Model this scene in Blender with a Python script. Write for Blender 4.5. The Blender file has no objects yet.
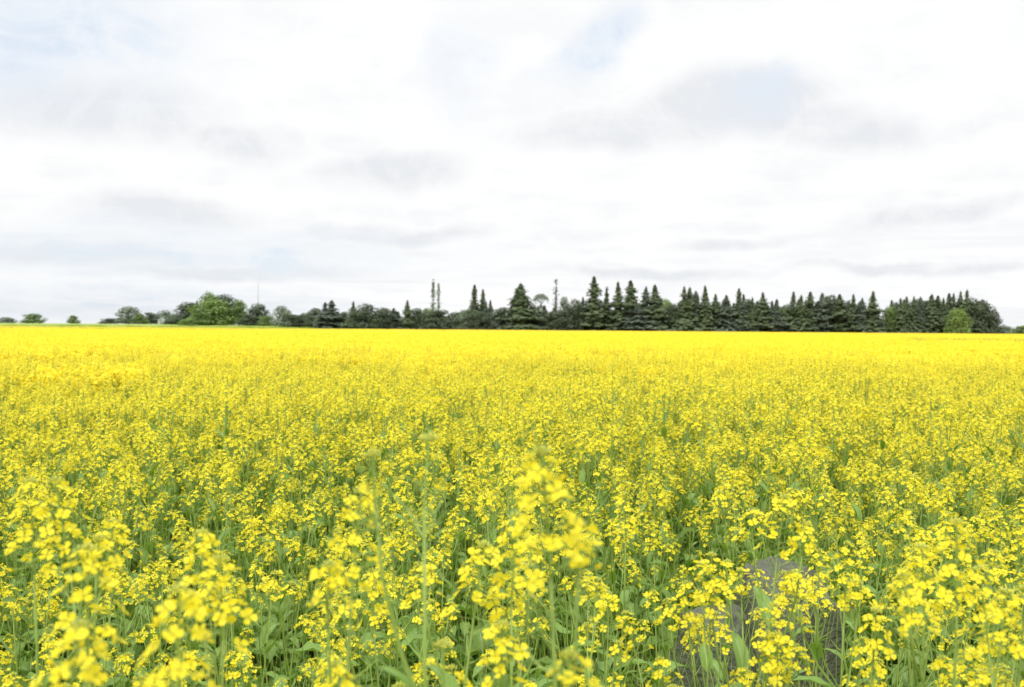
import bpy, math, random
from math import sin, cos, pi, radians, sqrt, exp
from mathutils import Vector, Matrix, noise
random.seed(7)
U = random.uniform
sc = bpy.context.scene
COL = sc.collection
PI = pi
# ------------------------------------------------------------------ camera
W, H, F = 1024, 687, 995.6
CAMH = 1.50
HOR, SLOPE = 328.2, 0.0078
cd = bpy.data.cameras.new('camera'); cam = bpy.data.objects.new('camera', cd); COL.objects.link(cam)
cd.sensor_width = 36; cd.lens = 36 * F / W; cd.clip_end = 9000; cd.clip_start = 0.05
pitch = math.atan((343.5 - HOR) / F)
CM = Matrix.Translation((0, 0, CAMH)) @ Matrix.Rotation(PI/2 - pitch, 4, 'X') @ Matrix.Rotation(math.atan(SLOPE), 4, 'Z')
cam.matrix_world = CM
cd.dof.use_dof = True; cd.dof.focus_distance = 3.0; cd.dof.aperture_fstop = 6.3
sc.camera = cam

def ray(px, py):
    d = CM.to_3x3() @ Vector(((px - W/2) / F, -(py - H/2) / F, -1))
    return d
def at(px, py, Y):
    """world point seen at a pixel, at distance Y along +Y"""
    d = ray(px, py)
    return Vector((0, 0, CAMH)) + d * (Y / d.y)
def horizon_y(px):
    return HOR + SLOPE * (px - 512)

# ------------------------------------------------------------------ helpers
def tag(o, label=None, cat=None, group=None, kind=None):
    if label: o['label'] = label
    if cat: o['category'] = cat
    if group: o['group'] = group
    if kind: o['kind'] = kind
    return o
def empty(name, loc=(0, 0, 0), rz=0.0):
    o = bpy.data.objects.new(name, None); COL.objects.link(o)
    o.location = loc; o.rotation_euler = (0, 0, rz); o.empty_display_size = 0.1
    return o
class MB:
    def __init__(s): s.v = []; s.f = []; s.m = []; s.uv = []
    def add(s, vs, fs, m=0, uvs=None):
        n = len(s.v); s.v.extend(vs)
        for f in fs:
            s.f.append(tuple(n + i for i in f)); s.m.append(m)
            s.uv.append([uvs[i] for i in f] if uvs else [(0, 0)] * len(f))
    def tube(s, pts, rad, seg=5, m=0):
        vs = []; fs = []
        n = len(pts)
        for i, p in enumerate(pts):
            p = Vector(p)
            t = (Vector(pts[min(i+1, n-1)]) - Vector(pts[max(i-1, 0)])).normalized()
            a = t.orthogonal().normalized() if abs(t.z) < .9 else t.cross(Vector((0, 1, 0))).normalized()
            b = t.cross(a)
            for k in range(seg):
                an = 2*PI*k/seg
                vs.append(p + (a*cos(an) + b*sin(an)) * rad[i])
        for i in range(n-1):
            for k in range(seg):
                k2 = (k+1) % seg
                fs.append((i*seg+k, i*seg+k2, (i+1)*seg+k2, (i+1)*seg+k))
        fs.append(tuple((n-1)*seg + k for k in range(seg)))
        s.add(vs, fs, m)
    def merge(s, o, M, mm=None):
        n = len(s.v); s.v.extend([M @ Vector(v) for v in o.v])
        for f, m, u in zip(o.f, o.m, o.uv):
            s.f.append(tuple(n + i for i in f)); s.m.append(mm[m] if mm else m); s.uv.append(u)
    def mesh(s, name, mats, smooth=False):
        me = bpy.data.meshes.new(name)
        me.from_pydata([tuple(v) for v in s.v], [], s.f)
        me.polygons.foreach_set('material_index', s.m)
        if smooth: me.polygons.foreach_set('use_smooth', [True] * len(s.f))
        ul = me.uv_layers.new(name='UVMap')
        flat = [c for u in s.uv for p in u for c in p]
        ul.data.foreach_set('uv', flat)
        for m in mats: me.materials.append(m)
        me.update()
        return me
def link(name, me, parent=None, M=None):
    o = bpy.data.objects.new(name, me); COL.objects.link(o)
    if parent: o.parent = parent
    if M is not None: o.matrix_local = M
    return o

# ------------------------------------------------------------------ materials
def newmat(name):
    m = bpy.data.materials.new(name); m.use_nodes = True
    nt = m.node_tree; nt.nodes.clear()
    return m, nt, nt.nodes.new('ShaderNodeOutputMaterial')
def N(nt, t, **k):
    n = nt.nodes.new(t)
    for a, b in k.items(): setattr(n, a, b)
    return n
def plantmat(name, c1, c2, rough=.55, trans=.3, ttint=(1, 1, 1), spec=.3, veins=False, noise_scale=None):
    m, nt, out = newmat(name)
    L = nt.links.new
    g = N(nt, 'ShaderNodeNewGeometry')
    mix = N(nt, 'ShaderNodeMix', data_type='RGBA')
    mix.inputs[6].default_value = (*c1, 1); mix.inputs[7].default_value = (*c2, 1)
    L(g.outputs['Random Per Island'], mix.inputs[0])
    colo = mix.outputs[2]
    if noise_scale:
        tc = N(nt, 'ShaderNodeTexCoord'); nz = N(nt, 'ShaderNodeTexNoise')
        nz.inputs['Scale'].default_value = noise_scale; nz.inputs['Detail'].default_value = 3
        L(tc.outputs['Object'], nz.inputs['Vector'])
        mr = N(nt, 'ShaderNodeMapRange'); mr.inputs[1].default_value = .3; mr.inputs[2].default_value = .7
        mr.inputs[3].default_value = .72; mr.inputs[4].default_value = 1.28
        L(nz.outputs['Fac'], mr.inputs[0])
        vm = N(nt, 'ShaderNodeVectorMath', operation='SCALE')
        L(colo, vm.inputs[0]); L(mr.outputs[0], vm.inputs['Scale']); colo = vm.outputs[0]
    if veins:
        uv = N(nt, 'ShaderNodeUVMap'); sp = N(nt, 'ShaderNodeSeparateXYZ'); L(uv.outputs[0], sp.inputs[0])
        # midrib: |u-.5| small ; side veins: sin(v*k + |u-.5|*c)
        a = N(nt, 'ShaderNodeMath', operation='SUBTRACT'); L(sp.outputs[0], a.inputs[0]); a.inputs[1].default_value = .5
        b = N(nt, 'ShaderNodeMath', operation='ABSOLUTE'); L(a.outputs[0], b.inputs[0])
        c = N(nt, 'ShaderNodeMath', operation='LESS_THAN'); L(b.outputs[0], c.inputs[0]); c.inputs[1].default_value = .045
        d = N(nt, 'ShaderNodeMath', operation='MULTIPLY_ADD'); L(b.outputs[0], d.inputs[0]); d.inputs[1].default_value = -22
        e = N(nt, 'ShaderNodeMath', operation='MULTIPLY'); L(sp.outputs[1], e.inputs[0]); e.inputs[1].default_value = 42
        L(e.outputs[0], d.inputs[2])
        s = N(nt, 'ShaderNodeMath', operation='SINE'); L(d.outputs[0], s.inputs[0])
        s2 = N(nt, 'ShaderNodeMath', operation='GREATER_THAN'); L(s.outputs[0], s2.inputs[0]); s2.inputs[1].default_value = .9
        s3 = N(nt, 'ShaderNodeMath', operation='MULTIPLY'); L(s2.outputs[0], s3.inputs[0]); s3.inputs[1].default_value = .4
        mx = N(nt, 'ShaderNodeMath', operation='MAXIMUM'); L(c.outputs[0], mx.inputs[0]); L(s3.outputs[0], mx.inputs[1])
        mv = N(nt, 'ShaderNodeMix', data_type='RGBA'); L(mx.outputs[0], mv.inputs[0]); L(colo, mv.inputs[6])
        mv.inputs[7].default_value = (.31, .42, .19, 1)
        colo = mv.outputs[2]
    bs = N(nt, 'ShaderNodeBsdfPrincipled'); bs.inputs['Roughness'].default_value = rough
    bs.inputs['Specular IOR Level'].default_value = spec
    L(colo, bs.inputs['Base Color'])
    tr = N(nt, 'ShaderNodeBsdfTranslucent')
    tm = N(nt, 'ShaderNodeVectorMath', operation='MULTIPLY'); L(colo, tm.inputs[0]); tm.inputs[1].default_value = ttint
    L(tm.outputs[0], tr.inputs['Color'])
    ms = N(nt, 'ShaderNodeMixShader'); ms.inputs[0].default_value = trans
    L(bs.outputs[0], ms.inputs[1]); L(tr.outputs[0], ms.inputs[2]); L(ms.outputs[0], out.inputs[0])
    return m
M_PETAL = plantmat('petal', (.91, .775, .024), (.97, .86, .06), .5, .48, (1, 1, 1), .2)
M_PETALFAR = plantmat('petal_far', (.87, .705, .06), (.93, .78, .10), .7, .45, (1, 1, 1), .05)
M_PETALMID = plantmat('petal_mid', (.90, .76, .04), (.96, .845, .08), .6, .46, (1, 1, 1), .1)
M_BUD = plantmat('bud', (.42, .50, .10), (.62, .62, .10), .5, .2)
M_STEM = plantmat('stem', (.22, .34, .06), (.33, .44, .10), .45, .15, spec=.4)
M_LEAF = plantmat('leaf', (.15, .275, .04), (.25, .38, .09), .5, .32, (1.1, 1.25, .5), .35, veins=True)
M_LOWLEAF = plantmat('low_leaf', (.12, .235, .03), (.22, .34, .07), .5, .34, (1.15, 1.25, .5), .3, veins=True)
M_GRASS = plantmat('grass_blade', (.18, .30, .05), (.32, .40, .10), .5, .35, (1.1, 1.2, .6), .3)
M_SPRUCE = plantmat('spruce_needles', (.068, .10, .046), (.125, .16, .08), .6, .10, (1, 1.2, .6), .2, noise_scale=.6)
M_SPRUCE2 = plantmat('spruce_needles_bluish', (.07, .095, .068), (.12, .15, .105), .6, .10, (1, 1.2, .6), .2, noise_scale=.6)
M_DARKB = plantmat('dark_leaves', (.058, .08, .048), (.10, .13, .07), .6, .15, (1, 1.2, .6), .25, noise_scale=.5)
M_MIDB = plantmat('green_leaves', (.11, .175, .05), (.19, .27, .085), .55, .25, (1, 1.2, .5), .25, noise_scale=.5)
M_BRIGHTB = plantmat('bright_leaves', (.15, .22, .055), (.23, .32, .095), .55, .28, (1, 1.2, .5), .25, noise_scale=.5)
M_GREYB = plantmat('grey_green_leaves', (.14, .18, .12), (.22, .27, .18), .6, .2, (1, 1.1, .7), .25, noise_scale=.5)
def noisemat(name, c1, c2, scale=4, rough=.9, bump=.3, detail=8, c3=None):
    m, nt, out = newmat(name); L = nt.links.new
    tc = N(nt, 'ShaderNodeTexCoord'); nz = N(nt, 'ShaderNodeTexNoise'); nz.inputs['Scale'].default_value = scale
    nz.inputs['Detail'].default_value = detail; nz.inputs['Roughness'].default_value = .65
    L(tc.outputs['Object'], nz.inputs['Vector'])
    r = N(nt, 'ShaderNodeValToRGB'); r.color_ramp.elements[0].position = .34; r.color_ramp.elements[1].position = .66
    r.color_ramp.elements[0].color = (*c1, 1); r.color_ramp.elements[1].color = (*c2, 1)
    if c3: e = r.color_ramp.elements.new(.8); e.color = (*c3, 1)
    L(nz.outputs['Fac'], r.inputs[0])
    bs = N(nt, 'ShaderNodeBsdfPrincipled'); bs.inputs['Roughness'].default_value = rough
    bs.inputs['Specular IOR Level'].default_value = .2
    L(r.outputs[0], bs.inputs['Base Color'])
    n2 = N(nt, 'ShaderNodeTexNoise'); n2.inputs['Scale'].default_value = scale*6; n2.inputs['Detail'].default_value = 6
    L(tc.outputs['Object'], n2.inputs['Vector'])
    bp = N(nt, 'ShaderNodeBump'); bp.inputs['Strength'].default_value = bump; bp.inputs['Distance'].default_value = .05
    L(n2.outputs['Fac'], bp.inputs['Height']); L(bp.outputs[0], bs.inputs['Normal']); L(bs.outputs[0], out.inputs[0])
    return m
M_SOIL = noisemat('soil', (.09, .065, .04), (.17, .125, .08), 7)
M_MEADOW = noisemat('meadow', (.17, .24, .035), (.30, .36, .06), .05, bump=.1)
M_BARK = noisemat('bark', (.07, .055, .045), (.14, .115, .09), 6)
M_DEAD = noisemat('dead_bark', (.12, .13, .10), (.20, .21, .17), 3)
M_STONE = noisemat('stone', (.085, .095, .065), (.15, .16, .115), 9, bump=.6, c3=(.24, .27, .17))
M_SHEDW = noisemat('shed_wall', (.42, .43, .40), (.52, .53, .50), 3)
M_SHEDR = noisemat('shed_roof', (.40, .42, .40), (.50, .52, .50), 3)
M_SHEDD = noisemat('shed_door', (.25, .28, .25), (.3, .33, .3), 3)
M_POLE = noisemat('pole_wood', (.34, .35, .32), (.45, .46, .43), 3)
M_FARB = plantmat('far_leaves', (.11, .15, .10), (.17, .22, .13), .6, .15, (1, 1.1, .7), .2)

# ------------------------------------------------------------------ canola pieces
def frame(n):
    n = n.normalized(); a = n.orthogonal().normalized()
    return a, n.cross(a), n
def add_flower(mb, p, n, size, opn, seed_rot):
    a, b, n = frame(n)
    for k in range(4):
        an = seed_rot + k*PI/2 + U(-.18, .18)
        r = a*cos(an) + b*sin(an); t = n.cross(r)
        L = size * U(.9, 1.1); Wd = L * U(.40, .50)
        up = opn + U(-.15, .15)
        d = (r*cos(up) + n*sin(up))            # petal direction
        q = (n*cos(up) - r*sin(up))            # petal normal
        dr = U(-.1, .3) * L                    # tip droop
        base = p
        tw = U(-.2, .2)
        t2 = (t*cos(tw) + q*sin(tw))
        vs = [base + d*L*.55 - q*L*.05, base, base + d*L*.45 + t2*Wd*.75 + q*L*.04, base + d*L*.83 + t2*Wd*.95 - q*dr*.5,
              base + d*L*1.0 - q*dr, base + d*L*.83 - t2*Wd*.95 - q*dr*.5, base + d*L*.45 - t2*Wd*.75 + q*L*.04]
        mb.add(vs, [(0, 1, 2), (0, 2, 3), (0, 3, 4), (0, 4, 5), (0, 5, 6), (0, 6, 1)], 0)
    # stamens / centre
    c = p + n*size*.25; s = size*.14
    mb.add([p, c + a*s, c + b*s, c - a*s, c - b*s, c + n*s*1.6], [(0, 1, 2), (0, 2, 3), (0, 3, 4), (0, 4, 1), (1, 2, 5), (2, 3, 5), (3, 4, 5), (4, 1, 5)], 1)
def octa(mb, c, ax, l, r, m):
    a, b, n = frame(ax)
    mb.add([c - n*l, c + a*r, c + b*r, c - a*r, c - b*r, c + n*l],
           [(0, 2, 1), (0, 3, 2), (0, 4, 3), (0, 1, 4), (1, 2, 5), (2, 3, 5), (3, 4, 5), (4, 1, 5)], m)
def raceme(nfl, length, rad, size, pods=6):
    """flower cluster in local space, axis +z, root at 0; returns flowers MB (0 petal, 1 bud, 2 stem), buds MB, top"""
    mb = MB(); bd = MB()
    lean = Vector((U(-.15, .15), U(-.15, .15), 1))
    ax = [Vector((lean.x*z*length*.5, lean.y*z*length*.5, z*length)) for z in (-.9, -.5, 0, .5, 1)]
    mb.tube([Vector((0, 0, -length*.9)), Vector((0, 0, -length*.4)), ax[2], ax[3], ax[4]], [.0016, .0015, .0014, .0012, .001], 4, 2)
    for i in range(nfl):
        u = (i + U(0, .6)) / nfl
        z = length * (0.05 + .92*u)
        an = i*2.4 + U(-.35, .35)
        el = .25 + .75*u + U(-.25, .3)          # more upright near top
        r = rad * (1.05 - .55*u*u) * U(.75, 1.12)
        o = Vector((lean.x*z*.5, lean.y*z*.5, z - .006))
        p = o + Vector((cos(an)*r*cos(el*.7), sin(an)*r*cos(el*.7), r*sin(el)*.8))
        mid = (o + p)/2 + Vector((0, 0, .0015 - r*.08))
        mb.tube([o, mid, p], [.0007, .0006, .0008], 3, 2)
        n = (p - o).normalized() + Vector((U(-.5, .5), U(-.5, .5), U(.25, 1.3)))
        if random.random() < .14:
            octa(mb, p, n, .005, .0028, 0)      # half-open bud
        else:
            add_flower(mb, p, n, size*U(.85, 1.12), U(.05, .65), U(0, PI))
    for i in range(pods):
        z = -length * U(.05, .85); an = U(0, 2*PI); o = Vector((0, 0, z)); l = U(.018, .045)
        d = Vector((cos(an), sin(an), U(.5, 1.3))).normalized()
        mb.tube([o, o + d*l*.45, o + d*l + Vector((0, 0, l*.2))], [.0006, .001, .0004], 3, 2)
    top = Vector((lean.x*length*.5, lean.y*length*.5, length))
    nb = random.randint(10, 16)
    for i in range(nb):
        an = i*2.4; rr = .0085*sqrt((i + .5)/nb)
        c = top + Vector((cos(an)*rr, sin(an)*rr, .007 - rr*.6 + U(-.001, .001)))
        octa(bd, c, Vector((cos(an)*rr*60, sin(an)*rr*60, 1)), .0036, .0017, 0)
    return mb, bd
def bare_raceme():
    return raceme(3, .05, .018, .006, 10)
RAC = [raceme(14, .062, .026, .0100), raceme(18, .085, .028, .0097), raceme(10, .044, .024, .0103), raceme(24, .110, .029, .0094),
       raceme(12, .060, .029, .0104), raceme(7, .030, .021, .0098), raceme(16, .055, .031, .0102), bare_raceme()]
def leaf_mb(length, width, curve, wavy, lobes=0, nv=8, petiole=.15):
    mb = MB(); vs = []; fs = []; uv = []
    for i in range(nv):
        v = i/(nv-1)
        if v < petiole: w = .08
        else:
            q = (v - petiole)/(1 - petiole)
            w = sin(PI*min(1, q**.75*.97 + .03))**.7
            if lobes: w *= .75 + .25*abs(sin(q*PI*lobes))
        a = curve*v*v
        x = length*(v - .12*curve*v*v); z = length*(.10*v - .32*a*v)
        for j in range(5):
            s = (j - 2)/2
            y = s*w*width/2
            zz = z + abs(s)**1.5*w*width*.22 + wavy*width*sin(v*17 + j*2.1)*abs(s)*.12
            vs.append(Vector((x, y, zz))); uv.append((j/4, v))
    for i in range(nv-1):
        for j in range(4):
            k = i*5 + j; fs.append((k, k+5, k+6, k+1))
    mb.add(vs, fs, 0, uv)
    return mb
LEAF = [leaf_mb(.17, .085, 1.1, 1, 3), leaf_mb(.21, .10, .8, 1.2, 2), leaf_mb(.11, .032, .9, .5, 0, 7, 0), leaf_mb(.075, .022, .3, .3, 0, 6, 0), leaf_mb(.14, .055, 1.4, .8, 0, 7, .08)]
# meshes of the parts
RAC_ME = [mb.mesh('flower_cluster', [M_PETAL, M_BUD, M_STEM]) for mb, bd in RAC]
BUD_ME = [bd.mesh('bud_cluster', [M_BUD]) for mb, bd in RAC]
LEAF_ME = [mb.mesh('leaf', [M_LEAF], True) for mb in LEAF]

def aim(p, d, roll):
    """matrix taking +Z to d at p, with a spin"""
    q = d.to_track_quat('Z', 'Y')
    return Matrix.Translation(p) @ q.to_matrix().to_4x4() @ Matrix.Rotation(roll, 4, 'Z')
def make_variant(height, nbr, nleaf, bare=False, spread=1.0, low=.42):
    st = MB(); leaves = []; racs = []
    lx, ly = U(-.09, .09), U(-.09, .09)
    def axis(t):
        return Vector((lx*t*t + .012*sin(t*5 + lx*40), ly*t*t + .012*cos(t*4 + ly*40), height*t))
    n = 9
    toplen = .97
    st.tube([axis(toplen*i/(n-1)) for i in range(n)], [.0044 - .0030*i/(n-1) for i in range(n)], 6, 0)
    d = (axis(toplen) - axis(toplen-.05)).normalized()
    k = 7 if bare else random.choice([0, 1, 3, 3, 6])
    racs.append((k, aim(axis(toplen), d, U(0, 6)) @ Matrix.Scale(U(.95, 1.15), 4)))
    for b in range(nbr):
        t0 = low + (.88 - low)*(b + U(0, .8))/nbr
        an = b*2.4 + U(-.4, .4)
        o = axis(t0); top = height*min(.97, t0 + U(.13, .34)*(1.2 - t0*.5))
        l = max(.08, top - o.z); out = l*U(.30, .62)*spread
        dirh = Vector((cos(an), sin(an), 0))
        pts = [o, o + dirh*out*.5 + Vector((0, 0, l*.32)), o + dirh*out*.85 + Vector((0, 0, l*.66)), o + dirh*out + Vector((0, 0, l))]
        st.tube(pts, [.0024, .0020, .0017, .0014], 5, 0)
        e = (pts[3] - pts[2]).normalized()
        k = 7 if (bare and random.random() < .8) else random.choice([0, 1, 2, 2, 4, 4, 5, 6, 6])
        racs.append((k, aim(pts[3], e, U(0, 6)) @ Matrix.Scale(U(.85, 1.1), 4)))
        # bract leaf at the branching point
        leaves.append((random.choice([2, 2, 3]), Matrix.Translation(o) @ Matrix.Rotation(an, 4, 'Z') @ Matrix.Rotation(-U(.4, 1.1), 4, 'Y') @ Matrix.Scale(U(.6, 1.0), 4)))
    for i in range(nleaf):
        t = .12 + .5*(i + U(0, .8))/nleaf
        an = i*2.4 + U(-.5, .5)
        kk = random.choice([0, 1, 4]) if t < .36 else random.choice([4, 2, 4])
        leaves.append((kk, Matrix.Translation(axis(t)) @ Matrix.Rotation(an, 4, 'Z') @ Matrix.Rotation(-U(-.1, .8), 4, 'Y') @ Matrix.Scale(U(.8, 1.2), 4)))
    return dict(stem=st, leaves=leaves, racs=racs, h=height)
VAR = [make_variant(1.05, 4, 5), make_variant(1.10, 6, 5), make_variant(.98, 4, 4), make_variant(1.06, 6, 6), make_variant(.92, 4, 5),
       make_variant(1.02, 5, 4), make_variant(1.12, 5, 5), make_variant(.88, 5, 6), make_variant(1.0, 3, 4)]
BAREVAR = make_variant(1.3, 2, 3, True, .5, .6)
HEROV = [make_variant(1.3, 1, 3, False, .25, .72), make_variant(1.25, 2, 4, False, .25, .66), make_variant(1.2, 1, 3, False, .3, .7)]
SLIM = [make_variant(1.0, 3, 6, False, 1, .32), make_variant(1.06, 4, 7, False, 1.1, .28), make_variant(.86, 2, 6, False, 1, .35), make_variant(1.02, 3, 7, False, 1.2, .3), make_variant(.76, 2, 6, False, 1.2, .3)]
for v in VAR + [BAREVAR] + HEROV + SLIM:
    v['me'] = v['stem'].mesh('stem', [M_STEM], True)
GROUP = 'flowering canola plants in the foreground'
def canola(v, loc, rz, s, label, group=GROUP, tilt=0):
    r = empty('canola_plant', loc, rz); r.scale = (s, s, s)
    r.rotation_euler = (U(-.05, .05) + tilt, U(-.06, .06), rz)
    tag(r, label, 'plant', group)
    link('stem', v['me'], r)
    for k, M in v['leaves']: link('leaf', LEAF_ME[k], r, M)
    for k, M in v['racs']:
        c = link('flower_cluster', RAC_ME[k], r, M)
        link('bud_cluster', BUD_ME[k], c)
    return r

# ------------------------------------------------------------------ ground
def sheet(name, xs, ys, zf, mat, kind='structure'):
    mb = MB(); vs = []; fs = []
    nx, ny = len(xs), len(ys)
    for y in ys:
        for x in xs: vs.append(Vector((x, y, zf(x, y))))
    for j in range(ny-1):
        for i in range(nx-1):
            k = j*nx + i; fs.append((k, k+1, k+nx+1, k+nx))
    mb.add(vs, fs)
    o = link(name, mb.mesh(name, [mat], True)); tag(o, kind=kind); return o
def smooth(a, b, x):
    t = max(0, min(1, (x-a)/(b-a))); return t*t*(3-2*t)
def gz(x, y):
    # land beyond the field: rises a little on the left
    return 2.0*smooth(262, 385, y)*smooth(0, -75, x)
xs = [-4000, -1500, -700] + [-420 + 20*i for i in range(43)] + [700, 1500, 4000]
ys = [-30, 0, 100, 200] + [250 + 12*i for i in range(20)] + [600, 1000, 2000, 4500]
sheet('ground', xs, ys, lambda x, y: gz(x, y) - .02, M_MEADOW)
FIELD_END = 256
def field_end(x): return 258 + (22 if x < -60 else 0) * smooth(-60, -100, x)
sheet('field_soil', [-190 + 10*i for i in range(39)], [-3 + i*3.0 for i in range(95)], lambda x, y: .006*noise.noise(Vector((x*2, y*2, 0))) + .012, M_SOIL)
bpy.data.objects['field_soil'].location.z = 0

# ------------------------------------------------------------------ boulders among the plants
def boulder(cx, cy, sx, sy, sz, seed, label, flat=.0, rz=0.0):
    import bmesh
    bm = bmesh.new(); bmesh.ops.create_icosphere(bm, subdivisions=5, radius=1)
    random.seed(seed)
    planes = []
    for i in range(13):
        d = Vector((U(-1, 1), U(-1, 1), U(-.4, .7))).normalized(); planes.append((d, U(.62, .86)))
    planes.append((Vector((.08, -.12, 1)).normalized(), .62 - flat)); planes.append((Vector((.1, -1, .15)).normalized(), .66))
    for v in bm.verts:
        c = v.co.copy()
        for d, k in planes:
            e = c.dot(d) - k
            if e > 0: c -= d*e*.93
        n = noise.noise(c*2.3 + Vector((seed, 0, 0)))*.10 + noise.noise(c*7 + Vector((seed, 0, 0)))*.035 + noise.noise(c*20)*.012
        c *= 1 + n
        v.co = Vector((c.x*sx, c.y*sy, (c.z + .62)*sz/1.24))
    me = bpy.data.meshes.new('boulder'); bm.to_mesh(me); bm.free()
    me.materials.append(M_STONE)
    me.polygons.foreach_set('use_smooth', [True]*len(me.polygons))
    o = link('boulder', me); o.location = (cx, cy, -.03); o.rotation_euler = (0, 0, rz)
    tag(o, label, 'rock', 'grey boulders lying in the crop')
    return o
RY = 3.35
pr = at(792, 600, RY); pl = at(716, 620, RY - .05)
boulder(pr.x + .01, pr.y, .22, .22, .69, 3, 'taller flat-topped grey boulder half hidden behind yellow flowers', 0.02, .25)
boulder(pl.x, pl.y, .17, .2, .58, 11, 'lower rough grey boulder left of the flat-topped one among stems', 0.02, -.3)
random.seed(21)
ROCKS = [(pr.x, pr.y, .36), (pl.x, pl.y, .28)]
def in_rock(x, y):
    # keep the stones and the sight line just before them a little clearer
    for rx, ry, rr in ROCKS:
        if (x-rx)**2 + (y-ry)**2 < rr*rr: return True
        if 3.0 < y < ry and abs(x - rx*y/ry) < rr*.4: return True
    return False

# ------------------------------------------------------------------ foreground canola plants (individuals)
hero = [  # px, py of the plant's top, distance, variant, label
    (425, 402, .95, 'bare', 'tall out-of-focus canola stalk topped by a green seed head instead of flowers'),
    (552, 474, .86, 2, 'tallest blurred yellow canola plant, rising highest near the centre of the field'),
    (512, 540, 1.3, 6, 'soft-focus canola plant with bright heads below the tallest blurred one'),
    (474, 556, 1.35, 1, 'canola plant with a dense yellow head at the bottom centre'),
    (352, 515, 1.05, 3, 'blurred canola plant with big yellow heads, left of the bottom centre'),
    (205, 556, 1.1, 0, 'large blurred canola head standing above its neighbours on the left'),
    (88, 590, .98, 5, 'blurred canola plant with oversized yellow blooms near the lower left corner'),
    (70, 500, 1.2, 1, 'tall canola plant with many heads at the left side of the field'),
    (34, 505, 1.3, 6, 'tall canola plant at the far left edge with many blurred heads'),
    (178, 640, .82, 3, 'very close blurred canola plant at the bottom, left of centre'),
    (60, 655, .80, 4, 'very close blurred canola bloom at the bottom left corner'),
    (778, 505, 1.75, 1, 'sharp canola plant with a high dense head in front of the boulders'),
    (845, 560, 1.7, 3, 'sharp canola plant with stacked heads to the right of the boulders'),
    (712, 556, 1.75, 0, 'sharp canola plant with heads overlapping the lower boulder'),
    (742, 560, 1.95, 5, 'canola plant with small heads standing before the gap between the boulders'),
    (800, 566, 2.0, 4, 'short canola plant with loose heads before the flat-topped boulder'),
    (690, 596, 1.85, 2, 'canola plant with loose heads at the left edge of the lower boulder'),
    (765, 610, 1.7, 8, 'lowest canola plant directly in front of the boulders'),
    (958, 548, 1.3, 6, 'tall canola plant with a bright top at the right side'),
    (925, 560, 1.45, 1, 'full canola plant with many heads left of the bright-topped right one'),
    (990, 590, 1.25, 3, 'canola plant with yellow heads at the right edge near the bottom'),
]
occupied = []
def toploc(v, px, py, Y):
    """plant base so that its main flower top stands at the pixel; returns loc, scale"""
    p = at(px, py, Y)
    return p
nind = 0
for px, py, Y, k, label in hero:
    v = BAREVAR if k == 'bare' else HEROV[nind % 3] if Y < 1.3 else VAR[k]
    p = at(px, py, Y)
    z = max(.75, p.z); rz = U(0, 2*PI)
    s = z / (v['h'] + .05)
    tip = v['racs'][0][1].translation * s
    tip.rotate(Matrix.Rotation(rz, 3, 'Z'))
    st = random.getstate()
    r = empty('canola_plant', (p.x - tip.x, p.y - tip.y, 0), rz); r.scale = (s, s, s)
    tag(r, label, 'plant', GROUP)
    link('stem', v['me'], r)
    for kk, M in v['leaves']: link('leaf', LEAF_ME[kk], r, M)
    for kk, M in v['racs']:
        fs = Matrix.Scale(1/s*.5 + .5, 4)
        c = link('flower_cluster', RAC_ME[kk], r, M @ fs); link('bud_cluster', BUD_ME[kk], c)
    occupied.append((p.x - tip.x, p.y)); nind += 1
def halfw(y, m=1.0): return .5143*y*1.04 + .18*m
cand = []
cell = .19
y = .55
while y < 20:
    x = -halfw(y, 3) - 2.0
    while x < halfw(y, 3) + 2.0:
        cx, cy = x + U(-.08, .08), y + U(-.08, .08)
        if not in_rock(cx, cy) and (cy > .72 or abs(cx) > .9): cand.append((cx, cy))
        x += cell
    y += cell
    cell = .19 if y < 4.6 else .165
cand.sort(key=lambda c: sqrt(c[0]**2 + c[1]**2) + (3 if abs(c[0]) > halfw(c[1], .4) else 0))
NIND = 296 - nind
near_pts = []
def patchiness(x, y): return noise.noise(Vector((x*.55, y*.35, 3)))
for (cx, cy) in cand:
    if sqrt(cx*cx + cy*cy) > 20 or random.random() < .75*smooth(13, 20, sqrt(cx*cx + cy*cy)): continue
    if any((cx-a)**2 + (cy-b)**2 < .010 for a, b in occupied[:20]): continue
    dist = sqrt(cx*cx + cy*cy)
    pn = patchiness(cx, cy)
    if nind < 296 and abs(cx) < halfw(cy, .6) and dist < 6:
        v = random.choice(SLIM if (dist < 3.2 and random.random() < .85) or random.random() < .25 else VAR)
        if dist < 3.0 and random.random() < .44 - .30*smooth(2.0, 3.0, dist): continue
        s = (.93 + .12*pn + U(-.10, .10))
        s = min(s, (1.02 + .05*smooth(1.2, 3, dist) + .06*U(-1, 1))/(v['h'] + .05))
        canola(v, (cx, cy, 0), U(0, 2*PI), s, 'yellow flowering canola plant in the foreground, one of many alike with green leafy stalk')
        nind += 1
    else:
        near_pts.append((cx, cy, 0, U(0, 2*PI), .93 + .12*pn + U(-.12, .13)*(1 - .5*smooth(5, 10, dist)), random.randrange(len(VAR)) + (len(VAR) if random.random() < smooth(4.5, 9, dist) else 0)))

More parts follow.
